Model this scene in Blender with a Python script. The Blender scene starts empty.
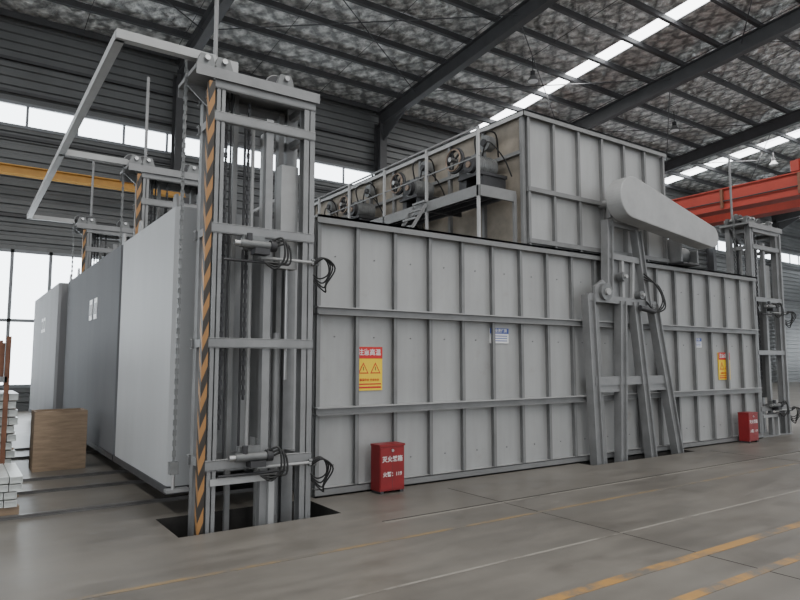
import bpy, bmesh, math, random
from mathutils import Vector, Matrix
random.seed(4)
D = bpy.data
COL = bpy.context.scene.collection

# ------------------------------------------------------------ materials
def mat(name, col, rough=0.6, metal=0.0, var=0.0, scale=3.0, bump=0.0, bscale=20, streak=False, emit=0, stretch=None, spec=None):
    m = D.materials.new(name); m.use_nodes = True
    nt = m.node_tree; b = nt.nodes['Principled BSDF']
    c = (*col, 1)
    b.inputs['Base Color'].default_value = c
    b.inputs['Roughness'].default_value = rough
    b.inputs['Metallic'].default_value = metal
    if spec is not None: b.inputs['Specular IOR Level'].default_value = spec
    if emit:
        b.inputs['Emission Color'].default_value = c
        b.inputs['Emission Strength'].default_value = emit
    if var or bump:
        tc = nt.nodes.new('ShaderNodeTexCoord')
        mp = nt.nodes.new('ShaderNodeMapping')
        nt.links.new(tc.outputs['Object'], mp.inputs[0])
        if streak: mp.inputs['Scale'].default_value = (1, 1, 0.22)
        if stretch: mp.inputs['Scale'].default_value = stretch
    if var:
        n = nt.nodes.new('ShaderNodeTexNoise'); n.inputs['Scale'].default_value = scale
        n.inputs['Detail'].default_value = 8; n.inputs['Roughness'].default_value = .62
        nt.links.new(mp.outputs[0], n.inputs[0])
        r = nt.nodes.new('ShaderNodeValToRGB')
        r.color_ramp.elements[0].position = .3; r.color_ramp.elements[1].position = .7
        r.color_ramp.elements[0].color = (*[x*(1-var) for x in col], 1)
        r.color_ramp.elements[1].color = (*[min(1, x*(1+var)) for x in col], 1)
        nt.links.new(n.outputs[0], r.inputs[0]); nt.links.new(r.outputs[0], b.inputs['Base Color'])
    if bump:
        n2 = nt.nodes.new('ShaderNodeTexNoise'); n2.inputs['Scale'].default_value = bscale; n2.inputs['Detail'].default_value = 4
        nt.links.new(mp.outputs[0], n2.inputs[0])
        bp = nt.nodes.new('ShaderNodeBump'); bp.inputs['Strength'].default_value = bump; bp.inputs['Distance'].default_value = .02
        nt.links.new(n2.outputs[0], bp.inputs['Height']); nt.links.new(bp.outputs[0], b.inputs['Normal'])
    return m

def panel_mat():
    m = D.materials.new('grey_painted_steel'); m.use_nodes = True; nt = m.node_tree
    b = nt.nodes['Principled BSDF']; b.inputs['Roughness'].default_value = .48; b.inputs['Metallic'].default_value = .15
    tc = nt.nodes.new('ShaderNodeTexCoord')
    def noise(sc, scale, det=8):
        mp = nt.nodes.new('ShaderNodeMapping'); mp.inputs['Scale'].default_value = sc
        nt.links.new(tc.outputs['Object'], mp.inputs[0])
        n = nt.nodes.new('ShaderNodeTexNoise'); n.inputs['Scale'].default_value = scale; n.inputs['Detail'].default_value = det; n.inputs['Roughness'].default_value = .6
        nt.links.new(mp.outputs[0], n.inputs[0]); return n
    def ramp(n, p0, c0, p1, c1):
        r = nt.nodes.new('ShaderNodeValToRGB'); r.color_ramp.elements[0].position = p0; r.color_ramp.elements[1].position = p1
        r.color_ramp.elements[0].color = (*c0, 1); r.color_ramp.elements[1].color = (*c1, 1)
        nt.links.new(n.outputs[0], r.inputs[0]); return r
    base = ramp(noise((1, 1, .5), 1.2), .3, (.315, .318, .316), .7, (.395, .40, .398))
    run = ramp(noise((5, 5, .35), 2.0), .35, (.82, .81, .79), .6, (1, 1, 1))
    st = ramp(noise((1.5, 1.5, 1.5), 3.1), .62, (1, 1, 1), .78, (.82, .77, .70))
    mx = nt.nodes.new('ShaderNodeMix'); mx.data_type = 'RGBA'; mx.blend_type = 'MULTIPLY'; mx.inputs[0].default_value = .3
    nt.links.new(base.outputs[0], mx.inputs[6]); nt.links.new(run.outputs[0], mx.inputs[7])
    m2 = nt.nodes.new('ShaderNodeMix'); m2.data_type = 'RGBA'; m2.blend_type = 'MULTIPLY'; m2.inputs[0].default_value = .6
    nt.links.new(mx.outputs[2], m2.inputs[6]); nt.links.new(st.outputs[0], m2.inputs[7])
    nt.links.new(m2.outputs[2], b.inputs['Base Color'])
    nb = noise((1, 1, 1), 1.6, 2)
    bp = nt.nodes.new('ShaderNodeBump'); bp.inputs['Strength'].default_value = .3; bp.inputs['Distance'].default_value = .04
    nt.links.new(nb.outputs[0], bp.inputs['Height']); nt.links.new(bp.outputs[0], b.inputs['Normal'])
    return m
PANEL = panel_mat()
STEEL = mat('grey_steel_section', (.36, .363, .362), .5, .15, .12, 2.5)
STEEL2 = mat('grey_rib_steel', (.19, .192, .192), .5, .2, .15, 3)
TOWER = mat('tower_grey_steel', (.225, .228, .23), .45, .25, .15, 3)
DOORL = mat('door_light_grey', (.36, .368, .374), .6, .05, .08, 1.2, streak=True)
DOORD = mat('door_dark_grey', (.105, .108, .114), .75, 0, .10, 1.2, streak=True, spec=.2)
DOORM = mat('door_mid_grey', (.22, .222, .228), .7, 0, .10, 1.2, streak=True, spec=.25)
TAN = mat('warm_dusty_panel', (.25, .22, .18), .7, .0, .25, 3)
DARK = mat('dark_steel', (.045, .045, .048), .5, .3, .2, 5)
RAIL = mat('worn_rail_steel', (.16, .155, .15), .35, .6, .2, 5)
ROOFST = mat('roof_frame_paint', (.06, .06, .063), .55, .1, .15, 2)
BLACK = mat('black_rubber', (.012, .012, .012), .45)
CHROME = mat('bright_metal', (.45, .45, .45), .35, .9)
RED = mat('fire_box_red', (.22, .012, .015), .45, 0, .15, 5)
CRANE = mat('crane_orange_red', (.33, .035, .02), .5, 0, .12, 2)
YEL = mat('crane_rail_yellow', (.50, .26, .05), .5, 0, .15, 3)
WOOD = mat('plywood', (.27, .195, .13), .7, 0, .22, 4, stretch=(1, 1, 6))
BROWN = mat('rust_brown', (.16, .07, .04), .7, 0, .3, 6)
ALU = mat('aluminium_profile', (.66, .68, .66), .35, .4, .1, 6)
WHITE = mat('white_paint', (.75, .75, .75), .5)
PYEL = mat('poster_yellow', (.85, .58, .02), .5)
PRED = mat('poster_red', (.55, .02, .02), .5)
PBLUE = mat('sign_blue', (.06, .10, .35), .5)
SIDING = mat('wall_siding', (.13, .134, .134), .5, .2, .15, .6)
WFRAME = mat('window_frame', (.2, .21, .22), .5)
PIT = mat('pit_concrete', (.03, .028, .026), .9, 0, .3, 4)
GLASS = mat('daylight_glazing', (.88, .95, 1.0), .3, emit=6)
SKYL = mat('skylight_sheet', (.95, .98, 1.0), .5, emit=8)
COPPER = mat('copper_pulley', (.24, .18, .14), .4, .6)
GAL = mat('galvanised_motor', (.17, .175, .175), .45, .4, .2, 8)

def stripes():
    m = D.materials.new('hazard_stripes'); m.use_nodes = True; nt = m.node_tree
    b = nt.nodes['Principled BSDF']; b.inputs['Roughness'].default_value = .5
    tc = nt.nodes.new('ShaderNodeTexCoord'); sp = nt.nodes.new('ShaderNodeSeparateXYZ')
    nt.links.new(tc.outputs['Object'], sp.inputs[0])
    a = nt.nodes.new('ShaderNodeMath'); a.operation = 'ADD'
    nt.links.new(sp.outputs[0], a.inputs[0]); nt.links.new(sp.outputs[1], a.inputs[1])
    a2 = nt.nodes.new('ShaderNodeMath'); a2.operation = 'MULTIPLY_ADD'; a2.inputs[1].default_value = -2.6
    nt.links.new(a.outputs[0], a2.inputs[0]); nt.links.new(sp.outputs[2], a2.inputs[2])
    s = nt.nodes.new('ShaderNodeMath'); s.operation = 'MULTIPLY'; s.inputs[1].default_value = 3.4
    nt.links.new(a2.outputs[0], s.inputs[0])
    f = nt.nodes.new('ShaderNodeMath'); f.operation = 'FRACT'; nt.links.new(s.outputs[0], f.inputs[0])
    g = nt.nodes.new('ShaderNodeMath'); g.operation = 'GREATER_THAN'; g.inputs[1].default_value = .52
    nt.links.new(f.outputs[0], g.inputs[0])
    mx = nt.nodes.new('ShaderNodeMix'); mx.data_type = 'RGBA'
    mx.inputs[6].default_value = (.03, .025, .02, 1); mx.inputs[7].default_value = (.33, .165, .055, 1)
    nt.links.new(g.outputs[0], mx.inputs[0]); nt.links.new(mx.outputs[2], b.inputs['Base Color'])
    return m
HAZ = stripes()

def floor_mat():
    m = D.materials.new('polished_concrete'); m.use_nodes = True; nt = m.node_tree
    b = nt.nodes['Principled BSDF']
    tc = nt.nodes.new('ShaderNodeTexCoord')
    n = nt.nodes.new('ShaderNodeTexNoise'); n.inputs['Scale'].default_value = .5; n.inputs['Detail'].default_value = 10; n.inputs['Roughness'].default_value = .6
    nt.links.new(tc.outputs['Object'], n.inputs[0])
    r = nt.nodes.new('ShaderNodeValToRGB')
    r.color_ramp.elements[0].position = .34; r.color_ramp.elements[0].color = (.118, .107, .093, 1)
    r.color_ramp.elements[1].position = .66; r.color_ramp.elements[1].color = (.180, .166, .146, 1)
    nt.links.new(n.outputs[0], r.inputs[0])
    n2 = nt.nodes.new('ShaderNodeTexNoise'); n2.inputs['Scale'].default_value = 4; n2.inputs['Detail'].default_value = 8
    mp = nt.nodes.new('ShaderNodeMapping'); mp.inputs['Scale'].default_value = (.25, 1.2, 1)
    nt.links.new(tc.outputs['Object'], mp.inputs[0]); nt.links.new(mp.outputs[0], n2.inputs[0])
    mx = nt.nodes.new('ShaderNodeMix'); mx.data_type = 'RGBA'; mx.blend_type = 'OVERLAY'; mx.inputs[0].default_value = .4
    nt.links.new(r.outputs[0], mx.inputs[6]); nt.links.new(n2.outputs[0], mx.inputs[7])
    n3 = nt.nodes.new('ShaderNodeTexNoise'); n3.inputs['Scale'].default_value = 1.6; n3.inputs['Detail'].default_value = 5
    nt.links.new(tc.outputs['Object'], n3.inputs[0])
    r3 = nt.nodes.new('ShaderNodeValToRGB'); r3.color_ramp.elements[0].position = .32; r3.color_ramp.elements[1].position = .42
    r3.color_ramp.elements[0].color = (.6, .58, .56, 1); r3.color_ramp.elements[1].color = (1, 1, 1, 1)
    nt.links.new(n3.outputs[0], r3.inputs[0])
    m3 = nt.nodes.new('ShaderNodeMix'); m3.data_type = 'RGBA'; m3.blend_type = 'MULTIPLY'; m3.inputs[0].default_value = .45
    nt.links.new(mx.outputs[2], m3.inputs[6]); nt.links.new(r3.outputs[0], m3.inputs[7])
    nt.links.new(m3.outputs[2], b.inputs['Base Color'])
    rr = nt.nodes.new('ShaderNodeMapRange'); rr.inputs[3].default_value = .28; rr.inputs[4].default_value = .52
    nt.links.new(n2.outputs[0], rr.inputs[0]); nt.links.new(rr.outputs[0], b.inputs['Roughness'])
    bp = nt.nodes.new('ShaderNodeBump'); bp.inputs['Strength'].default_value = .04
    nt.links.new(n2.outputs[0], bp.inputs['Height']); nt.links.new(bp.outputs[0], b.inputs['Normal'])
    return m
FLOOR = floor_mat()

def worn(name, col, amt, base=(.145, .132, .114)):
    m = D.materials.new(name); m.use_nodes = True; nt = m.node_tree
    b = nt.nodes['Principled BSDF']; b.inputs['Roughness'].default_value = .45
    tc = nt.nodes.new('ShaderNodeTexCoord')
    n = nt.nodes.new('ShaderNodeTexNoise'); n.inputs['Scale'].default_value = 1.7; n.inputs['Detail'].default_value = 9; n.inputs['Roughness'].default_value = .7
    nt.links.new(tc.outputs['Object'], n.inputs[0])
    r = nt.nodes.new('ShaderNodeValToRGB')
    r.color_ramp.elements[0].position = amt-.08; r.color_ramp.elements[0].color = (*base, 1)
    r.color_ramp.elements[1].position = amt+.06; r.color_ramp.elements[1].color = (*col, 1)
    nt.links.new(n.outputs[0], r.inputs[0]); nt.links.new(r.outputs[0], b.inputs['Base Color'])
    return m
LYEL = worn('worn_yellow_line', (.40, .22, .065), .50)
LFAINT = worn('faint_yellow_line', (.25, .175, .09), .50)
LPALE = worn('pale_joint_line', (.28, .26, .23), .44)

def foil():
    m = D.materials.new('foil_insulation'); m.use_nodes = True; nt = m.node_tree
    b = nt.nodes['Principled BSDF']; b.inputs['Metallic'].default_value = .3; b.inputs['Roughness'].default_value = .42
    tc = nt.nodes.new('ShaderNodeTexCoord')
    mp = nt.nodes.new('ShaderNodeMapping'); mp.inputs['Rotation'].default_value = (0, 0, math.radians(45)); mp.inputs['Scale'].default_value = (1.6, 1.6, 0)
    nt.links.new(tc.outputs['Object'], mp.inputs[0])
    v = nt.nodes.new('ShaderNodeTexVoronoi'); v.inputs['Scale'].default_value = 1.1; v.inputs['Randomness'].default_value = .3; v.distance = 'CHEBYCHEV'
    nt.links.new(mp.outputs[0], v.inputs[0])
    n = nt.nodes.new('ShaderNodeTexNoise'); n.inputs['Scale'].default_value = 3.2; n.inputs['Detail'].default_value = 7
    nt.links.new(mp.outputs[0], n.inputs[0])
    a = nt.nodes.new('ShaderNodeMath'); a.operation = 'ADD'
    nt.links.new(v.outputs['Distance'], a.inputs[0]); nt.links.new(n.outputs[0], a.inputs[1])
    r = nt.nodes.new('ShaderNodeValToRGB')  # bright sparkle and dark creases of the foil painted into its base colour
    r.color_ramp.elements[0].position = .55; r.color_ramp.elements[0].color = (1, 1, .98, 1)
    r.color_ramp.elements[1].position = 1.05; r.color_ramp.elements[1].color = (.30, .303, .30, 1)
    nt.links.new(a.outputs[0], r.inputs[0]); nt.links.new(r.outputs[0], b.inputs['Base Color'])
    bp = nt.nodes.new('ShaderNodeBump'); bp.inputs['Strength'].default_value = .8; bp.inputs['Distance'].default_value = .25
    nt.links.new(a.outputs[0], bp.inputs['Height']); nt.links.new(bp.outputs[0], b.inputs['Normal'])
    return m
FOIL = foil()

# ------------------------------------------------------------ mesh builder
class MB:
    def __init__(s, name): s.name = name; s.bm = bmesh.new(); s.mats = []
    def mi(s, m):
        if m not in s.mats: s.mats.append(m)
        return s.mats.index(m)
    def faces(s, vs, fs, m, smooth=False):
        bv = [s.bm.verts.new(v) for v in vs]; k = s.mi(m)
        for f in fs:
            try:
                ff = s.bm.faces.new([bv[i] for i in f]); ff.material_index = k; ff.smooth = smooth
            except ValueError: pass
    def box(s, x0, x1, y0, y1, z0, z1, m):
        vs = [(x, y, z) for z in (z0, z1) for y in (y0, y1) for x in (x0, x1)]
        s.faces(vs, [(0, 2, 3, 1), (4, 5, 7, 6), (0, 1, 5, 4), (2, 6, 7, 3), (0, 4, 6, 2), (1, 3, 7, 5)], m)
    def frame(s, p, q, up=None):
        p, q = Vector(p), Vector(q); d = (q-p).normalized()
        u = Vector(up) if up else (Vector((0, 0, 1)) if abs(d.z) < .95 else Vector((0, 1, 0)))
        a = d.cross(u).normalized(); b = a.cross(d).normalized()
        return p, q, d, a, b
    def beam(s, p, q, w, h, m, up=None):
        p, q, d, a, b = s.frame(p, q, up)
        vs = [c+a*i*w/2+b*j*h/2 for c in (p, q) for i, j in ((-1, -1), (1, -1), (1, 1), (-1, 1))]
        s.faces(vs, [(3, 2, 1, 0), (4, 5, 6, 7), (0, 1, 5, 4), (1, 2, 6, 5), (2, 3, 7, 6), (3, 0, 4, 7)], m)
    def ibeam(s, p, q, w, h, m, t=.012, up=None):
        p, q, d, a, b = s.frame(p, q, up)
        s.beam(p, q, t, h-2*t, m, up)
        for k in (-1, 1): s.beam(p+b*k*(h-t)/2, q+b*k*(h-t)/2, w, t, m, up)
    def cyl(s, p, q, r, m, n=12, r2=None):
        p, q, d, a, b = s.frame(p, q); r2 = r if r2 is None else r2
        vs = []
        for c, rr in ((p, r), (q, r2)):
            for i in range(n):
                t = 2*math.pi*i/n; vs.append(c+a*math.cos(t)*rr+b*math.sin(t)*rr)
        s.faces(vs, [(i, (i+1) % n, n+(i+1) % n, n+i) for i in range(n)], m, True)
        s.faces(vs[:n], [tuple(range(n))[::-1]], m); s.faces(vs[n:], [tuple(range(n))], m)
    def tube(s, pts, r, m, n=8):
        pts = [Vector(p) for p in pts]
        out = []
        P = [pts[0]]+pts+[pts[-1]]
        for i in range(1, len(P)-2):
            for k in range(6):
                t = k/6; a, b, c, d = P[i-1], P[i], P[i+1], P[i+2]
                out.append(.5*((2*b)+(c-a)*t+(2*a-5*b+4*c-d)*t*t+(3*b-a-3*c+d)*t**3))
        out.append(pts[-1]); pts = out
        rings = []; ref = Vector((.3, .2, 1)).normalized()
        for i, p in enumerate(pts):
            d = (pts[min(i+1, len(pts)-1)]-pts[max(i-1, 0)]).normalized()
            a = d.cross(ref)
            if a.length < .05: a = d.cross(Vector((1, 0, 0)))
            a.normalize(); b = a.cross(d)
            rings += [p+a*math.cos(2*math.pi*k/n)*r+b*math.sin(2*math.pi*k/n)*r for k in range(n)]
        fs = [(i*n+k, i*n+(k+1) % n, (i+1)*n+(k+1) % n, (i+1)*n+k) for i in range(len(pts)-1) for k in range(n)]
        s.faces(rings, fs, m, True)
    def ring(s, c, axis, R, r, m, n=20, k=6):
        c = Vector(c); d = Vector(axis).normalized()
        a = d.cross(Vector((0, 0, 1)) if abs(d.z) < .9 else Vector((1, 0, 0))).normalized(); b = a.cross(d)
        vs = []
        for i in range(n):
            t = 2*math.pi*i/n; o = a*math.cos(t)+b*math.sin(t)
            for j in range(k):
                u = 2*math.pi*j/k; vs.append(c+o*(R+r*math.cos(u))+d*r*math.sin(u))
        s.faces(vs, [(i*k+j, i*k+(j+1) % k, ((i+1) % n)*k+(j+1) % k, ((i+1) % n)*k+j) for i in range(n) for j in range(k)], m, True)
    def prism(s, poly, axis, a0, a1, m):
        n = len(poly)
        f = (lambda p, a: (a, p[0], p[1])) if axis == 'x' else ((lambda p, a: (p[0], a, p[1])) if axis == 'y' else (lambda p, a: (p[0], p[1], a)))
        vs = [f(p, a0) for p in poly]+[f(p, a1) for p in poly]
        s.faces(vs, [tuple(range(n)), tuple(range(n, 2*n))[::-1]]+[(i, n+i, n+(i+1) % n, (i+1) % n) for i in range(n)], m)
    def chain(s, x, y, z0, z1, m, p=.05):
        z = z0; k = 0
        while z < z1:
            if k % 2: s.box(x-.018, x+.018, y-.006, y+.006, z, z+p*1.15, m)
            else:
                s.box(x-.006, x+.006, y-.022, y-.010, z, z+p*1.15, m); s.box(x-.006, x+.006, y+.010, y+.022, z, z+p*1.15, m)
            z += p; k += 1
    def done(s, parent=None, name=None, bevel=0):
        bmesh.ops.recalc_face_normals(s.bm, faces=s.bm.faces)
        me = D.meshes.new(s.name); s.bm.to_mesh(me); s.bm.free()
        for m in s.mats: me.materials.append(m)
        o = D.objects.new(s.name, me); COL.objects.link(o)
        if parent: o.parent = parent
        if bevel:
            b = o.modifiers.new('bevel', 'BEVEL'); b.width = bevel; b.segments = 2; b.limit_method = 'ANGLE'
        return o

def empty(name):
    e = D.objects.new(name, None); COL.objects.link(e); return e
def text(s, x, y, z, size, m, parent, name='lettering', align='CENTER'):
    c = D.curves.new(name, 'FONT'); c.body = s; c.size = size; c.align_x = align; c.align_y = 'CENTER'; c.extrude = .0008
    c.offset = size*.012
    c.materials.append(m)
    o = D.objects.new(name, c); COL.objects.link(o); o.location = (x, y, z); o.rotation_euler = (math.pi/2, 0, 0); o.parent = parent
    return o

# ------------------------------------------------------------ floor with pits
XM, XP, YM, YW = -24.0, 62.0, -22.0, 24.0
f = MB('floor')
pits = [(1.75, 3.44, 6.10, 6.93, -.3), (8.15, 10.95, 6.62, 6.93, -.12)]
xs = sorted({XM, XP, *[p[0] for p in pits], *[p[1] for p in pits]})
ys = sorted({YM, YW, *[p[2] for p in pits], *[p[3] for p in pits]})
for i in range(len(xs)-1):
    for j in range(len(ys)-1):
        cx, cy = (xs[i]+xs[i+1])/2, (ys[j]+ys[j+1])/2
        if any(p[0] < cx < p[1] and p[2] < cy < p[3] for p in pits): continue
        f.faces([(xs[i], ys[j], 0), (xs[i+1], ys[j], 0), (xs[i+1], ys[j+1], 0), (xs[i], ys[j+1], 0)], [(0, 1, 2, 3)], FLOOR)
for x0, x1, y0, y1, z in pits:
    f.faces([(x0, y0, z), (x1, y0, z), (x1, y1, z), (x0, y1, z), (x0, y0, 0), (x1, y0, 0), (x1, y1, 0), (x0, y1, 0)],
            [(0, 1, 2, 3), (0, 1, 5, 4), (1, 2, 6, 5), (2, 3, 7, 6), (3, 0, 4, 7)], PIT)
f.done()
def line(name, x0, x1, y, w, m):
    l = MB(name); l.box(x0, x1, y-w/2, y+w/2, .0005, .003, m); l.done()
line('floor_marking_line', 2.2, 40, 3.13, .10, LYEL)
line('floor_marking_line', 2.2, 40, 2.63, .09, LYEL)
line('floor_marking_line', -4, 12, 4.94, .05, LFAINT)
line('floor_joint', -6, 45, 3.92, .03, LPALE)
line('floor_joint', 3.6, 45, 5.55, .012, PIT)
line('floor_joint', 3.6, 45, 5.50, .02, LPALE)
for xx in (5.2, 11.2, 17.2):
    j = MB('floor_joint'); j.box(xx, xx+.008, -6, 6.5, .0004, .002, PIT); j.done()

# ------------------------------------------------------------ back wall (corrugated siding, glazing bands)
def siding(mb, x0, x1, z0, z1, y, period=.30, m=SIDING):
    prof = []; z = z0
    while z < z1-1e-6:
        for dz, dy in ((0, 0), (.14, 0), (.17, .08), (.27, .08)):
            if z+dz < z1: prof.append((y+dy, z+dz))
        z += period
    prof.append((y, z1))
    vs = [(x0, a, b) for a, b in prof]+[(x1, a, b) for a, b in prof]; n = len(prof)
    mb.faces(vs, [(i, i+1, n+i+1, n+i) for i in range(n-1)], m)
CZ0, CZ1 = 9.28, 10.05
w = MB('wall_back')
siding(w, XM, XP, 0, .8, YW); siding(w, 5.3, XP, .8, 5.2, YW); siding(w, XM, XP, 5.2, CZ0, YW); siding(w, XM, XP, CZ1, 12.9, YW)
w.box(XM, XP, YW+.1, YW+.14, 0, .8, SIDING); w.box(XM, XP, YW+.1, YW+.14, 5.2, CZ0, SIDING); w.box(XM, XP, YW+.1, YW+.14, CZ1, 13.1, SIDING)
w.done()
wn = MB('window_1')
wn.box(XM, 5.3, YW+.05, YW+.07, .8, 5.2, GLASS)
x = XM
while x <= 5.4:
    wn.box(x-.05, x+.05, YW-.03, YW+.05, .8, 5.2, WFRAME); x += 1.1
for z in (.8, 2.9, 5.15): wn.box(XM, 5.3, YW-.03, YW+.05, z-.05, z+.05, WFRAME)
wn.done()
wn = MB('window_2')
wn.box(XM, XP, YW+.05, YW+.07, CZ0, CZ1, GLASS)
x = XM
while x <= XP:
    wn.box(x-.04, x+.04, YW-.02, YW+.05, CZ0, CZ1, WFRAME); x += 1.5
for z in (CZ0, CZ1): wn.box(XM, XP, YW-.05, YW+.05, z-.05, z+.05, WFRAME)
wn.done()
w = MB('wall_right')
for z0, z1 in ((0, 1), (4.5, 9.2), (10, 15)): w.box(XP, XP+.1, YM, YW, z0, z1, SIDING)
w.box(XP, XP+.1, YM, -16, 1, 4.5, SIDING)
w.done()
wn = MB('window_3')
wn.box(XP+.03, XP+.05, YM, YW, 1, 4.5, GLASS); wn.box(XP+.03, XP+.05, YM, YW, 9.2, 10, GLASS)
y = YM
while y < YW: wn.box(XP-.03, XP+.03, y-.06, y+.06, 1, 4.5, WFRAME); y += 2
wn.done()

# ------------------------------------------------------------ roof
S = .1
def rz(y): return 12.4+S*(YW-y)
RAFX = [-11.6, -2.6, 6.3, 15.2, 24.1, 33, 42, 51, 60]
c = MB('ceiling')
skx = [(20.5, 21.2), (36.3, 37.4), (-7, -6.1), (46, 47)]
edges = sorted([XM, XP]+[e for s_ in skx for e in s_])
for i in range(len(edges)-1):
    m = SKYL if any(abs(edges[i]-s_[0]) < 1e-6 for s_ in skx) else FOIL
    a, b = edges[i], edges[i+1]
    c.faces([(a, YM, rz(YM)+.6), (b, YM, rz(YM)+.6), (b, YW+.1, rz(YW)+.6), (a, YW+.1, rz(YW)+.6)], [(0, 1, 2, 3)], m)
c.done()
r = MB('roof_framing')
for X in RAFX:
    r.ibeam((X, YW-.2, rz(YW-.2)), (X, YM, rz(YM)), .3, .62, ROOFST, .03)
    r.ibeam((X, YW-.35, 0), (X, YW-.35, rz(YW)-.1), .35, .5, ROOFST, .03, up=(0, 1, 0))
    r.prism([(YW-.6, rz(YW)-.3), (YW-.6, rz(YW)-1.0), (YW-2.4, rz(YW)-.12)], 'x', X-.02, X+.02, ROOFST)
y = YW-.3
while y > YM:
    z = rz(y)+.46
    r.box(XM, XP, y-.035, y+.035, z-.12, z+.11, ROOFST)
    r.box(XM, XP, y-.10, y+.035, z-.13, z-.11, ROOFST)
    y -= 1.55
for X in RAFX[:-1]:
    for y in (YW-3, YW-12):
        r.cyl((X, y, rz(y)+.1), (X+8.9, y-6, rz(y-6)+.1), .02, ROOFST, 6)
        r.cyl((X, y-6, rz(y-6)+.1), (X+8.9, y, rz(y)+.1), .02, ROOFST, 6)
for x in [XM+k*3.0 for k in range(28)]:
    r.cyl((x, YW, rz(YW)+.42), (x, YM, rz(YM)+.42), .012, ROOFST, 5)
r.done()
g = MB('wall_girts')
for z in (6.3, 8.9, 10.4, 11.5): g.box(XM, XP, YW-.12, YW-.02, z-.05, z+.05, ROOFST)
g.done()
for (X, Y) in ((18, 17), (27.5, 17), (27.5, 9), (37, 17), (14, 2), (-6, 12), (-6, 2), (24, 2)):
    l = MB('high_bay_lamp'); z = rz(Y)-.5
    l.cyl((X, Y, z+.25), (X, Y, rz(Y)+.35), .02, DARK, 6); l.cyl((X, Y, z+.1), (X, Y, z+.3), .1, DARK)
    l.cyl((X, Y, z-.1), (X, Y, z+.12), .24, GAL, 16, .1); l.cyl((X, Y, z-.12), (X, Y, z-.1), .2, WHITE, 16)
    l.done()

# ------------------------------------------------------------ crane
cr = MB('overhead_crane')
for X in (26.2, 28.3):
    cr.box(X-.28, X+.28, -14, 22.6, 7.9, 8.7, CRANE)
    cr.box(X-.36, X+.36, -14, 22.6, 8.7, 8.75, CRANE); cr.box(X-.36, X+.36, -14, 22.6, 7.85, 7.9, CRANE)
    cr.box(X-.05, X+.05, -14, 22.6, 8.75, 8.83, DARK)
cr.box(24.9, 29.6, 22.2, 22.8, 7.75, 8.3, CRANE)
for y in (8.5, 11.2): cr.box(26, 28.5, y-.15, y+.15, 8.83, 9.25, CRANE)
cr.box(26.1, 28.4, 8.5, 11.2, 9.1, 9.3, CRANE); cr.cyl((27.2, 8.8, 9.6), (27.2, 10.6, 9.6), .3, DARK, 16)
for y in range(-13, 22, 3): cr.box(25.80, 25.92, y-.05, y+.05, 7.9, 8.7, BROWN)
cr.cyl((25.85, -13, 8.2), (25.85, 21, 8.2), .03, DARK, 6)
cr.done()
cr = MB('crane_runway_beam')
cr.ibeam((XM, 22.5, 7.42), (6.3, 22.5, 7.42), .3, .28, YEL, .03)
for X in RAFX[:3]: cr.box(X-.2, X+.2, 22.3, 23.5, 7.0, 7.27, ROOFST)
cr.done()

# ------------------------------------------------------------ furnace
F = empty('industrial_furnace')
FX0, FX1, FY0, FY1, FZ = 3.54, 13.9, 7.0, 20.6, 3.38
b = MB('lower_casing'); b.box(FX0, FX1, FY0, FY1, 0, FZ-.03, PANEL); b.done(F)
b = MB('casing_ribs')
n = 18; P = (FX1-FX0)/n
def vrib(b, x, y, z0, z1, d=.07, w_=.05):
    b.box(x-.006, x+.006, y-d, y, z0, z1, STEEL2); b.box(x-w_/2, x+w_/2, y-d-.008, y-d, z0, z1, STEEL2)
for k in range(n+1):
    x = FX0+P*k + (.03 if k == 0 else (-.03 if k == n else 0))
    vrib(b, x, FY0, .1, FZ-.08)
for z in (1.0, 2.21):
    b.box(FX0, FX1, FY0-.14, FY0, z-.05, z-.036, STEEL2); b.box(FX0, FX1, FY0-.14, FY0, z+.036, z+.05, STEEL)
    b.box(FX0, FX1, FY0-.10, FY0-.09, z-.04, z+.04, STEEL2)
b.box(FX0-.02, FX1+.02, FY0-.12, FY1, FZ-.03, FZ, STEEL)
b.box(FX0-.02, FX1+.02, FY0-.12, FY0-.11, FZ-.10, FZ, STEEL2)
b.box(FX0, FX1, FY0-.09, FY0, 0, .02, STEEL2); b.box(FX0, FX1, FY0-.09, FY0-.08, 0, .10, STEEL2); b.box(FX0, FX1, FY0-.09, FY0, .09, .10, STEEL)
yy = FY0+.3
while yy < FY1:
    b.box(FX0-.06, FX0, yy-.03, yy+.03, 0, FZ-.03, STEEL2); yy += .8
b.done(F)
b = MB('panel_bolts')
for k in range(n):
    for z in (.35, 1.9, 2.9):
        b.cyl((FX0+P*(k+.5), FY0, z), (FX0+P*(k+.5), FY0-.012, z), .009, STEEL2, 6)
b.done(F)
UX0, UX1, UY0, UY1, UZ = 7.2, 10.85, 7.02, 15.0, 5.53
b = MB('upper_casing'); b.box(UX0, UX1, UY0, UY1, FZ, UZ-.02, PANEL)
b.box(UX0-.008, UX0, UY0+.1, UY1, FZ+.02, UZ-.05, TAN); b.done(F)
b = MB('upper_casing_ribs')
for k in range(7):
    x = UX0+(UX1-UX0)*k/6+(.03 if k == 0 else (-.03 if k == 6 else 0)); vrib(b, x, UY0, FZ, UZ-.08)
for z in (4.28, 3.46):
    b.box(UX0, UX1, UY0-.1, UY0, z-.035, z+.035, STEEL2)
b.box(UX0-.1, UX1+.04, UY0-.1, UY1, UZ-.02, UZ, STEEL2); b.box(UX0-.1, UX1+.04, UY0-.1, UY0-.09, UZ-.09, UZ, STEEL2)
b.box(UX0-.1, UX0-.09, UY0-.1, UY1, UZ-.09, UZ, STEEL)
y = UY0
while y < UY1:
    b.box(UX0-.07, UX0-.008, y-.03, y+.03, FZ, UZ-.03, STEEL2); y += .9
b.box(UX0-.08, UX0-.008, UY0, UY1, 4.85, 4.91, STEEL2)
b.done(F)
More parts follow.
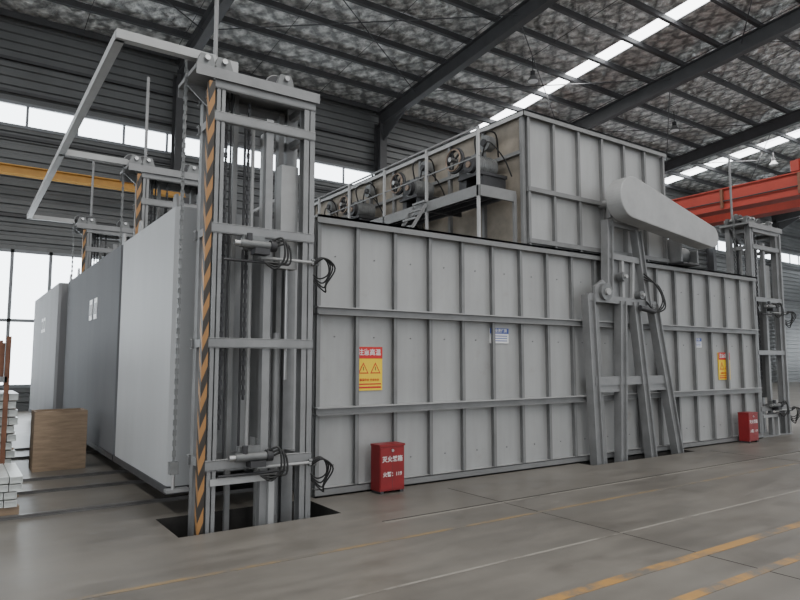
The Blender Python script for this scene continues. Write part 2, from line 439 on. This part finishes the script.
b = MB('service_walkway')
WX0, WX1, WY0, WY1, WZ = 6.35, 7.09, 7.12, 15.0, 4.2
b.box(WX0, WX1, WY0, WY1, WZ-.03, WZ, DARK)
b.box(WX0-.02, WX0, WY0, WY1, WZ-.12, WZ+.05, STEEL2); b.box(WX0, WX1, WY0-.02, WY0, WZ-.12, WZ+.05, STEEL2)
y = WY0+.03
while y < WY1:
    b.beam((WX0, y, FZ), (WX0, y, WZ+.95), .04, .04, STEEL)
    b.beam((WX0, y, WZ-.07), (WX1, y, WZ-.07), .05, .08, DARK)
    y += 1.3
for k in range(3): b.beam((WX0+.15+.2*k, WY0, WZ-.06), (WX0+.15+.2*k, WY1, WZ-.06), .03, .06, DARK)
b.beam((WX0, WY0, WZ+.95), (WX0, WY1, WZ+.95), .028, .028, TOWER); b.beam((WX0, WY0, WZ+.5), (WX0, WY1, WZ+.5), .018, .018, TOWER)
b.beam((WX1-.02, WY0, FZ), (WX1-.02, WY0, WZ), .05, .05, STEEL2)
for k in (0, .35):
    b.beam((5.75, 8.4+k, FZ), (6.3, 8.4+k, WZ), .03, .05, TOWER)
for k in range(6): b.beam((5.78+k*.1, 8.4, FZ+.1+k*.155), (5.78+k*.1, 8.75, FZ+.1+k*.155), .03, .03, TOWER)
b.done(F)
b = MB('roof_handrail')
for k in range(9): b.beam((3.7, 8+k*1.5, FZ), (3.7, 8+k*1.5, FZ+.55), .035, .035, STEEL)
b.beam((3.7, 8, FZ+.55), (3.7, 20, FZ+.55), .035, .035, STEEL)
b.done(F)
def fan(y):
    b = MB('circulation_fan_drive')
    Z = 4.62
    b.box(6.62, 7.1, y-.28, y-.18, WZ, Z-.1, DARK); b.box(6.62, 7.1, y+.12, y+.22, WZ, Z-.1, DARK)
    b.box(6.55, 7.12, y-.3, y+.25, Z-.12, Z-.07, DARK)
    b.cyl((6.6, y-.05, Z+.08), (7.0, y-.05, Z+.08), .17, GAL, 20); b.cyl((6.52, y-.05, Z+.08), (6.6, y-.05, Z+.08), .13, DARK, 20)
    b.box(6.7, 6.85, y-.1, y+.02, Z+.23, Z+.31, GAL)
    for i in range(8): b.ring((6.62+i*.045, y-.05, Z+.08), (1, 0, 0), .173, .006, GAL, 18, 4)
    b.cyl((6.5, y-.05, Z+.08), (6.53, y-.05, Z+.08), .05, COPPER, 16)
    b.ring((6.62, y+.46, Z+.30), (1, 0, 0), .18, .016, COPPER, 26); b.ring((6.68, y+.46, Z+.30), (1, 0, 0), .19, .03, DARK, 26)
    for k in range(5):
        t = k*2*math.pi/5; b.beam((6.65, y+.46, Z+.30), (6.65, y+.46+.17*math.cos(t), Z+.30+.17*math.sin(t)), .03, .02, DARK)
    b.cyl((6.55, y+.46, Z+.30), (7.15, y+.46, Z+.30), .04, CHROME, 10); b.box(6.85, 7.12, y+.34, y+.58, WZ, Z+.38, DARK)
    b.tube([(6.7, y-.05, Z+.2), (6.55, y-.2, Z+.5), (6.9, y-.25, Z+.62), (7.12, y-.1, Z+.3)], .014, BLACK)
    b.tube([(6.8, y-.05, Z+.2), (6.7, y-.3, Z+.42), (6.95, y-.38, Z+.2), (7.12, y-.4, Z-.1)], .012, BLACK)
    b.cyl((6.98, y+.08, Z+.56), (7.12, y+.08, Z+.56), .13, GAL, 20); b.cyl((6.94, y+.08, Z+.56), (6.98, y+.08, Z+.56), .06, DARK, 12)
    return b.done(F)
for y in (7.62, 9.3, 11.3, 13.0): fan(y)

# ------------------------------------------------------------ furnace doors
def door(y0, y1, m, hy0, hy1, X0=1.87):
    d = MB('furnace_door')
    X1, Z0, Z1 = 2.10, .3, 3.27
    ch = .05
    d.prism([(X0+ch, y0), (X1, y0), (X1, y1), (X0+ch, y1), (X0, y1-ch), (X0, y0+ch)], 'z', Z0, Z1, m)
    d.box(X0-.012, X1+.02, y0, y1, Z0-.08, Z0, DARK)
    d.box(X1, 3.46, hy0, hy1, Z0+.1, Z1, DOORL)
    for k in range(int((hy1-hy0)/.5)+1):
        yk = hy0+k*.5
        d.box(X1, 3.46, yk-.003, yk+.02, Z1, Z1+.05, STEEL2)
    for k in range(3): d.box(2.3+k*.4, 2.34+k*.4, hy0-.03, hy0, Z0+.1, Z1, STEEL2)
    for y in (y0+.5, y1-.5):
        d.prism([(y-.12, Z1), (y+.12, Z1), (y+.05, Z1+.25), (y-.05, Z1+.25)], 'x', 1.98, 2.01, TOWER)
    return d.done()
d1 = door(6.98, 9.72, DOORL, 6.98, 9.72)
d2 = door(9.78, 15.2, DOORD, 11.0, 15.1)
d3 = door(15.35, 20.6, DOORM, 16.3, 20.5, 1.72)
for dd, xf, ys_ in ((d2, 1.87, (11.7, 12.15)), (d3, 1.72, (17.8, 18.25))):
    p = MB('door_label')
    for y in ys_: p.box(xf-.008, xf-.001, y-.14, y+.14, 2.3, 2.65, WHITE); p.box(xf-.011, xf-.008, y-.10, y+.10, 2.38, 2.57, DARK)
    p.done(dd)

# ------------------------------------------------------------ door lifting towers
def tower(x0, x1, y0, y1, zb, H, flip=1, detail=True):
    t = MB('door_lift_tower')
    sx = x0+.02 if flip == 1 else x1-.07
    hz = HAZ if flip == 1 else TOWER
    t.box(sx, sx+.06, y0-.03, y0-.015, zb+.02, H-.1, hz)
    t.box(sx, sx+.012, y0-.015, y0+.05, zb+.02, H-.1, hz)
    ix0 = x0+.11; wleg = .11
    L = [(ix0+.0, wleg*.8), (x1-.13, .13), (x0+.66, .08), (x0+.80, .06), (x0+.42, .05)]
    if flip == -1: L = [(x0+x1-a-w_, w_) for a, w_ in L]
    for i, (a, w_) in enumerate(L):
        if i < 2:
            t.box(a, a+w_, y0, y0+.012, zb, H, TOWER); t.box(a, a+w_, y0+.11, y0+.122, zb, H, TOWER); t.box(a+w_/2-.006, a+w_/2+.006, y0, y0+.12, zb, H, TOWER)
            t.box(a, a+w_, y1-.1, y1, zb, H, TOWER)
        elif i == 2: t.box(a, a+w_, y0+.02, y0+.1, zb, H-.35, TOWER)
        elif i == 3: t.box(a, a+w_, y1-.1, y1-.02, zb, H-.35, STEEL)
        else: t.box(a, a+w_, y1-.2, y1-.15, zb, H, STEEL2)
    t.box(x0+.04, x1+.03, y0-.03, y1, zb, zb+.02, TOWER)
    for z in (4.08, 2.93, 1.78, .59, H-.1):
        for yf in (y0-.012, y1-.03):
            t.box(x0+.085, x1, yf, yf+.012, z-.045, z+.045, TOWER)
            t.box(x0+.085, x1, yf, yf+.06, z+.04, z+.05, STEEL); t.box(x0+.085, x1, yf, yf+.06, z-.05, z-.04, TOWER)
        for xe in (x0+.13, x1-.07): t.box(xe-.03, xe+.03, y0+.1, y1-.08, z-.04, z+.04, TOWER)
    t.box(x0+.14, x0+.8, y0-.02, y0+.06, .40, .46, STEEL); t.box(x0+.74, x0+.8, y0-.02, y0+.06, zb, .46, STEEL)
    t.box(x0-.12, x1+.03, y0-.05, y1+.05, H, H+.04, TOWER); t.box(x0-.12, x1+.03, y0-.05, y0-.04, H-.07, H, TOWER); t.box(x0-.12, x1+.03, y1+.04, y1+.05, H-.1, H, TOWER)
    for xc in (x0+.0, x0+.18, x1-.35):
        t.prism([(xc-.11, H+.04), (xc+.11, H+.04), (xc+.06, H+.19), (xc-.06, H+.19)], 'y', y0+.02, y0+.09, GAL)
        t.prism([(xc-.11, H+.04), (xc+.11, H+.04), (xc+.06, H+.19), (xc-.06, H+.19)], 'y', y1-.12, y1-.05, GAL)
        t.cyl((xc, y0-.02, H+.14), (xc, y1, H+.14), .028, CHROME, 10)
        t.cyl((xc, (y0+y1)/2-.02, H+.14), (xc, (y0+y1)/2+.02, H+.14), .13, DARK, 20)
        t.ring((xc, (y0+y1)/2, H+.14), (0, 1, 0), .13, .014, GAL, 24)
    ym = (y0+y1)/2
    t.chain(x0-.13, ym, .62, H+.15, GAL)
    t.chain(x0+.31, ym, .9, H+.1, DARK)
    t.chain(x0+.52, ym-.1, 1.2, H-.2, DARK)
    t.box(x0-.17, x0-.09, ym-.04, ym+.04, .50, .62, GAL); t.cyl((x0-.13, ym, .35), (x0-.13, ym, .5), .018, CHROME, 8)
    t.box(x0-.2, x0+.02, ym-.05, ym+.06, .33, .36, TOWER)
    t.cyl((x0+.24, y1-.05, H), (x0+.24, y1-.05, H+1.7), .025, TOWER, 8)
    t.prism([(x0-.1, H-.02), (x0+.35, H-.02), (x0+.35, H-.4)], 'y', ym+.1, ym+.12, TOWER)
    t.box(x0+.90, x0+1.1, y0+.16, y0+.3, 2.6, 3.75, STEEL)
    t.cyl((x0+1.0, y0+.22, 1.4), (x0+1.0, y0+.22, 2.6), .022, CHROME, 10)
    t.cyl((x0+.88, y0+.2, zb+.3), (x0+.88, y0+.2, 1.9), .04, TOWER, 12)
    t.cyl((x0+.6, y0+.25, .5), (x0+.6, y0+.25, 4.2), .022, STEEL, 8)
    t.cyl((x0+.53, y0+.3, .5), (x0+.53, y0+.3, 4.2), .014, DARK, 8)
    t.box(x0+.98, x0+1.04, y1-.12, y1-.02, zb, H-.1, STEEL2)
    t.cyl((x0+.37, y0+.3, .5), (x0+.37, y0+.3, H), .012, DARK, 6)
    t.box(x0+.24, x0+.29, y1-.14, y1-.05, zb, H-.1, DARK); t.box(x0+.70, x0+.73, y0+.1, y1-.1, .8, 2.7, STEEL2)
    if detail:
        for z in (2.78, .66):
            xa = x0+.35
            t.cyl((xa, y0-.10, z), (xa+.32, y0-.10, z), .042, GAL, 14); t.cyl((xa-.06, y0-.10, z), (xa, y0-.10, z), .03, CHROME, 12)
            t.cyl((xa+.1, y0-.10, z), (xa+.1, y0-.10, z+.11), .03, DARK, 10)
            t.box(xa+.14, xa+.3, y0-.16, y0-.03, z-.1, z-.04, DARK)
            t.box(xa+.05, xa+.28, y0-.06, y0, z-.05, z+.1, GAL)
            t.cyl((xa+.32, y0-.1, z), (xa+.38, y0-.1, z), .06, DARK, 16)
            t.cyl((x0+.6, y0-.05, z-.12), (x1+.04, y0-.05, z-.12), .016, STEEL, 8)
            t.cyl((x0+.2, y0-.06, z-.17), (x0+.9, y0-.06, z-.17), .014, DARK, 8)
            for k in range(3):
                o = k*.03
                t.tube([(xa+.3, y0-.1, z+.02-o), (xa+.42+o, y0-.18, z+.08-o), (xa+.44+o, y0-.2, z-.12-o), (xa+.36, y0-.16, z-.24+o), (xa+.25, y0-.14, z-.18)], .011, BLACK)
            # hydraulic hoses: fitted at the manifold, bulging out and dropping back behind the post
            for k in range(4):
                o = k*.022; zz = z-.10-.018*k
                t.tube([(x1-.03, y0-.05, zz), (x1+.06, y0-.09-o, zz+.035+o*.6), (x1+.12+o*.8, y0-.11-o, zz-.03), (x1+.13-o*.4, y0-.10, zz-.14-o), (x1+.05+o, y0-.05, zz-.19-o*1.3), (x1-.02, y0+.03, zz-.12)], .009, BLACK)
            for k in range(2): t.cyl((x1-.05, y0-.05, z-.10-.04*k), (x1+.03, y0-.055, z-.10-.04*k), .018, GAL, 10)
    return t.done()
tower(1.93, 3.15, 6.25, 6.80, -.3, 4.52)
tower(2.14, 3.38, 10.35, 10.9, 0, 4.6)
tower(2.14, 3.38, 15.55, 16.1, 0, 4.6)
tower(14.0, 15.3, 7.0, 7.55, 0, 4.55, -1)
tower(14.0, 15.3, 12.5, 13.05, 0, 4.5, -1)
o = MB('overhead_guard_frame')
Z = 4.72
o.beam((1.13, 6.4, Z), (1.13, 15.85, Z), .09, .09, STEEL)
for y in (6.4, 10.6, 15.85):
    o.beam((1.09, y, Z), (2.05, y, Z), .09, .09, STEEL)
    o.prism([(2.0, Z+.04), (2.3, Z+.04), (2.3, Z-.14), (2.2, Z-.14)], 'y', y-.02, y+.02, STEEL)
o.done()

# ------------------------------------------------------------ leaning belt drive frame
a = MB('belt_drive_frame')
Y0 = 6.76
def bar(x0, z0, x1, z1, y=Y0, w_=.08, h=.08, m=TOWER): a.beam((x0, y, z0), (x1, y, z1), w_, h, m)
def chan(x0, z0, x1, z1, w_):
    for s_ in (-1, 1):
        a.beam((x0+s_*(w_/2-.012), Y0, z0), (x1+s_*(w_/2-.012), Y0, z1), .024, .14, TOWER, up=(0, 1, 0))
    a.beam((x0, Y0-.02, z0), (x1, Y0-.02, z1), w_-.03, .02, TOWER, up=(0, 1, 0))
chan(8.44, -.12, 8.32, 2.66, .18); chan(10.64, -.12, 10.03, 2.6, .18)
a.beam((8.68, Y0+.06, -.12), (8.56, Y0+.06, 2.5), .06, .08, STEEL2)
chan(9.02, -.12, 9.15, 2.6, .16); chan(9.85, -.12, 9.5, 2.6, .16)
bar(8.3, 2.63, 10.08, 2.58, h=.12); bar(8.4, 1.28, 10.35, 1.28, h=.14)
for x0, x1 in ((8.45, 9.05), (9.8, 10.35)):
    bar(x0, 1.12, x1, 1.12, h=.04)
    a.box(x0, x1, Y0-.02, Y0+.02, 1.1, 1.3, TOWER)
chan(8.8, 2.6, 8.86, 3.95, .15); chan(9.85, 2.55, 9.62, 3.85, .15)
bar(8.8, 3.35, 9.72, 3.32, h=.1); bar(8.8, 3.9, 9.65, 3.88, h=.08)
a.box(8.85, 9.72, Y0+.04, Y0+.06, 2.62, 3.3, TOWER)
a.beam((9.2, Y0, 2.6), (9.2, Y0, 3.3), .06, .06, STEEL)
a.beam((9.45, Y0, 2.6), (9.5, Y0, 3.3), .05, .06, STEEL)
for (x, z, R) in ((8.62, 2.72, .14), (9.1, 3.0, .08), (9.55, 2.72, .07)):
    a.cyl((x, Y0-.14, z), (x, Y0-.03, z), R, GAL, 20); a.cyl((x, Y0-.18, z), (x, Y0-.14, z), R*.4, STEEL, 14)
a.prism([(8.4, 2.55), (8.85, 2.55), (8.85, 2.75), (8.6, 2.92), (8.4, 2.8)], 'y', Y0-.08, Y0-.03, TOWER)
for k in range(3):
    a.tube([(9.7, Y0-.08, 3.1-k*.05), (9.95+k*.03, Y0-.15, 2.9), (10.1+k*.04, Y0-.16, 2.65-k*.05), (9.95, Y0-.12, 2.45), (9.75, Y0-.08, 2.62)], .013, BLACK)
a.cyl((9.5, Y0-.12, 2.5), (9.9, Y0-.12, 2.45), .045, DARK, 10)
for x in (8.45, 9.0, 9.85, 10.62): a.box(x-.12, x+.12, Y0-.12, Y0+.12, -.12, -.10, TOWER)
a.done()
g = MB('belt_guard')
c1, r1, c2, r2 = (9.0, 4.27), .35, (11.3, 3.87), .2
poly = []
ang = math.atan2(c2[1]-c1[1], c2[0]-c1[0]); dist = math.hypot(c2[0]-c1[0], c2[1]-c1[1]); off = math.acos((r1-r2)/dist)
for i in range(25):
    t = ang+off+(2*math.pi-2*off)*i/24; poly.append((c1[0]+r1*math.cos(t), c1[1]+r1*math.sin(t)))
for i in range(17):
    t = ang-off+2*off*i/16; poly.append((c2[0]+r2*math.cos(t), c2[1]+r2*math.sin(t)))
g.prism(poly, 'y', 6.32, 6.62, STEEL)
g.cyl((c1[0], 6.62, c1[1]), (c1[0], 7.0, c1[1]), .07, CHROME, 12); g.cyl((c2[0], 6.62, c2[1]), (c2[0], 6.95, c2[1]), .05, CHROME, 12)
g.beam((8.85, 6.7, 3.97), (8.85, 6.7, 4.3), .08, .08, TOWER); g.beam((9.6, 6.7, 3.93), (9.6, 6.7, 4.15), .08, .08, TOWER)
g.box(10.95, 11.5, 6.7, 7.3, 3.39, 3.43, DARK); g.cyl((11.0, 7.05, 3.61), (11.5, 7.05, 3.61), .17, GAL, 18)
g.box(10.97, 11.02, 6.75, 7.3, 3.43, 3.9, TOWER); g.box(11.5, 11.54, 6.75, 7.3, 3.43, 3.7, TOWER)
g.done(bevel=.015)

# ------------------------------------------------------------ signs
def poster(x0, x1, z0, z1):
    e = empty('warning_poster')
    p = MB('poster_sheet'); y = FY0-.02
    p.box(x0, x1, y, y+.018, z0, z1, PYEL)
    h = z1-z0; w_ = x1-x0
    p.box(x0, x1, y-.002, y, z1-h*.27, z1, PRED)
    p.box(x0+w_*.05, x1-w_*.05, y-.002, y, z0+h*.05, z0+h*.09, PRED)
    p.box(x0+w_*.05, x1-w_*.05, y-.002, y, z0+h*.13, z0+h*.16, PRED)
    for cx in (x0+w_*.27, x0+w_*.73):
        cz = z0+h*.5; s_ = w_*.2
        p.prism([(cx-s_, cz-s_*.8), (cx+s_, cz-s_*.8), (cx, cz+s_)], 'y', y-.002, y, PRED)
        p.prism([(cx-s_*.72, cz-s_*.62), (cx+s_*.72, cz-s_*.62), (cx, cz+s_*.66)], 'y', y-.003, y-.002, PYEL)
        p.box(cx-.006, cx+.006, y-.004, y-.003, cz-s_*.3, cz+s_*.3, DARK)
    p.done(e)
    text('注意高温', (x0+x1)/2, y-.004, z1-h*.135, w_*.22, WHITE, e, 'title')
    text('高温作业 注意安全', (x0+x1)/2, y-.004, z0+h*.24, w_*.09, PRED, e, 'caption')
poster(4.13, 4.52, 1.23, 1.78); poster(12.48, 12.90, 1.23, 1.77)
def plate(x0, x1, z0, z1, s_):
    e = empty('information_sign'); y = FY0-.02
    p = MB('sign_plate'); p.box(x0, x1, y, y+.018, z0, z1, WHITE)
    p.box(x0, x1, y-.002, y, z1-(z1-z0)*.36, z1, PBLUE)
    for k in range(3):
        z = z0+(z1-z0)*(.14+k*.16); p.box(x0+.03, x1-.03, y-.002, y, z, z+.012, PBLUE)
    p.done(e); text(s_, (x0+x1)/2, y-.004, z1-(z1-z0)*.18, (z1-z0)*.27, WHITE, e, 'title')
plate(6.39, 6.76, 1.86, 2.08, '安全责任牌'); plate(11.62, 11.90, 1.86, 2.04, '责任牌')

def extbox(x, y):
    e = empty('fire_extinguisher_box')
    b = MB('cabinet'); w_, d_, h = .36, .2, .56
    b.box(x, x+w_, y, y+d_, .03, h, RED); b.box(x-.008, x+w_+.008, y-.012, y+d_, h, h+.025, RED)
    b.box(x+.01, x+w_-.01, y-.008, y, .05, h-.015, RED)
    b.box(x+.01, x+.06, y, y+d_, 0, .03, DARK); b.box(x+w_-.06, x+w_-.01, y, y+d_, 0, .03, DARK)
    b.cyl((x+w_*.5, y-.02, h-.05), (x+w_*.5, y-.008, h-.05), .018, CHROME, 10)
    b.box(x+w_*.5-.002, x+w_*.5+.002, y-.0085, y-.0075, .05, h-.02, DARK)
    b.done(e, bevel=.004)
    text('灭火器箱', x+w_/2, y-.010, h*.72, .075, WHITE, e, 'title')
    text('火警：119', x+w_/2, y-.010, h*.40, .062, WHITE, e, 'phone_number')
extbox(4.28, 6.66); extbox(12.88, 6.66)

# ------------------------------------------------------------ left side: rails, plywood, profile stacks
for y in (7.75, 9.1, 10.05, 12.4, 13.6):
    r_ = MB('trolley_rail'); r_.ibeam((-14, y, .02), (3.5, y, .02), .05, .04, RAIL, .01); r_.done()
pw = MB('plywood_crate')
pw.box(.98, 1.68, 10.8, 10.83, .0, .86, WOOD); pw.box(.98, 1.68, 11.3, 11.33, .0, .86, WOOD)
pw.box(.98, 1.01, 10.83, 11.3, .0, .86, WOOD); pw.box(1.65, 1.68, 10.83, 11.3, 0, .86, WOOD); pw.box(1.01, 1.65, 10.83, 11.3, .8, .83, WOOD)
pw.done()
def stack(name, x0, x1, y0, y1, h, rows, m=ALU):
    s = MB(name)
    for yy in (y0+.1, (y0+y1)/2, y1-.1): s.box(x0, x1, yy-.05, yy+.05, 0, .1, WOOD)
    k = (h-.1)/rows
    nx = max(2, int((x1-x0)/.12))
    for r_ in range(rows):
        sh = random.uniform(-.03, .03)
        for i in range(nx):
            xa = x0+(x1-x0)*i/nx+sh
            z = .1+r_*k
            yj = random.uniform(0, .05)
            xb = xa+(x1-x0)/nx-.01; zt = z+k*.82; t_ = .008
            s.box(xa, xb, y0+yj, y1, z, z+t_, m); s.box(xa, xb, y0+yj, y1, zt-t_, zt, m)
            s.box(xa, xa+t_, y0+yj, y1, z+t_, zt-t_, m); s.box(xb-t_, xb, y0+yj, y1, z+t_, zt-t_, m)
            s.box(xa+t_, xb-t_, y0+yj+.04, y0+yj+.05, z+t_, zt-t_, m)
        if r_ < rows-1: s.box(x0, x1, y0+.2, y0+.26, .1+r_*k+k*.82, .1+(r_+1)*k, WOOD)
    s.done()
stack('aluminium_profile_stack', -.75, .62, 7.85, 8.95, .42, 4)
stack('aluminium_profile_stack', -.7, .76, 10.9, 12.2, 1.15, 9)
stack('aluminium_profile_stack', -.9, .9, 14.4, 17.5, .8, 7)
rk = MB('steel_storage_rack')
for x_ in (-1.2, .60):
    for y_ in (10.7, 13.7): rk.box(x_-.03, x_+.03, y_-.03, y_+.03, 0, 1.95, BROWN)
for z_ in (1.3,):
    for y_ in (10.7, 13.7): rk.box(-1.2, .60, y_-.03, y_+.03, z_, z_+.08, TOWER)
    for x_ in (-1.2, .60): rk.box(x_-.03, x_+.03, 10.7, 13.7, z_, z_+.08, TOWER)
for k in range(5): rk.box(-1.1, .56, 10.76+k*.55, 11.2+k*.55, 1.38, 1.86+.05*(k % 2), BROWN)
rk.done()

# ------------------------------------------------------------ lights
wd = D.worlds.new('World'); bpy.context.scene.world = wd; wd.use_nodes = True
bg = wd.node_tree.nodes['Background']; bg.inputs[0].default_value = (.92, .96, 1.0, 1); bg.inputs[1].default_value = 1.45
def area(name, loc, rot, sx, sy, e, col=(1, .98, .95)):
    l = D.lights.new(name, 'AREA'); l.shape = 'RECTANGLE'; l.size = sx; l.size_y = sy; l.energy = e; l.color = col
    ob = D.objects.new(name, l); COL.objects.link(ob); ob.location = loc; ob.rotation_euler = rot
area('roof_fill_light', (20.8, 5, 13.2), (0, 0, 0), 1.0, 30, 1500)
area('roof_fill_light', (4.4, -4, 13.4), (0, 0, 0), 1.0, 22, 1800)  # added fill lamp out of view; the roof has no skylight above it
area('roof_fill_light', (-6.5, 4, 13.2), (0, 0, 0), 1.0, 30, 1200)
area('roof_fill_light', (36.8, 5, 13.2), (0, 0, 0), 1.0, 30, 1500)

# ------------------------------------------------------------ camera
cam = D.cameras.new('camera'); co = D.objects.new('camera', cam); COL.objects.link(co)
co.location = (0, 0, 1.6); co.rotation_euler = (math.radians(95.43), 0, math.radians(-34.5))
cam.lens = 28.9; cam.sensor_width = 36; cam.clip_end = 300
bpy.context.scene.camera = co
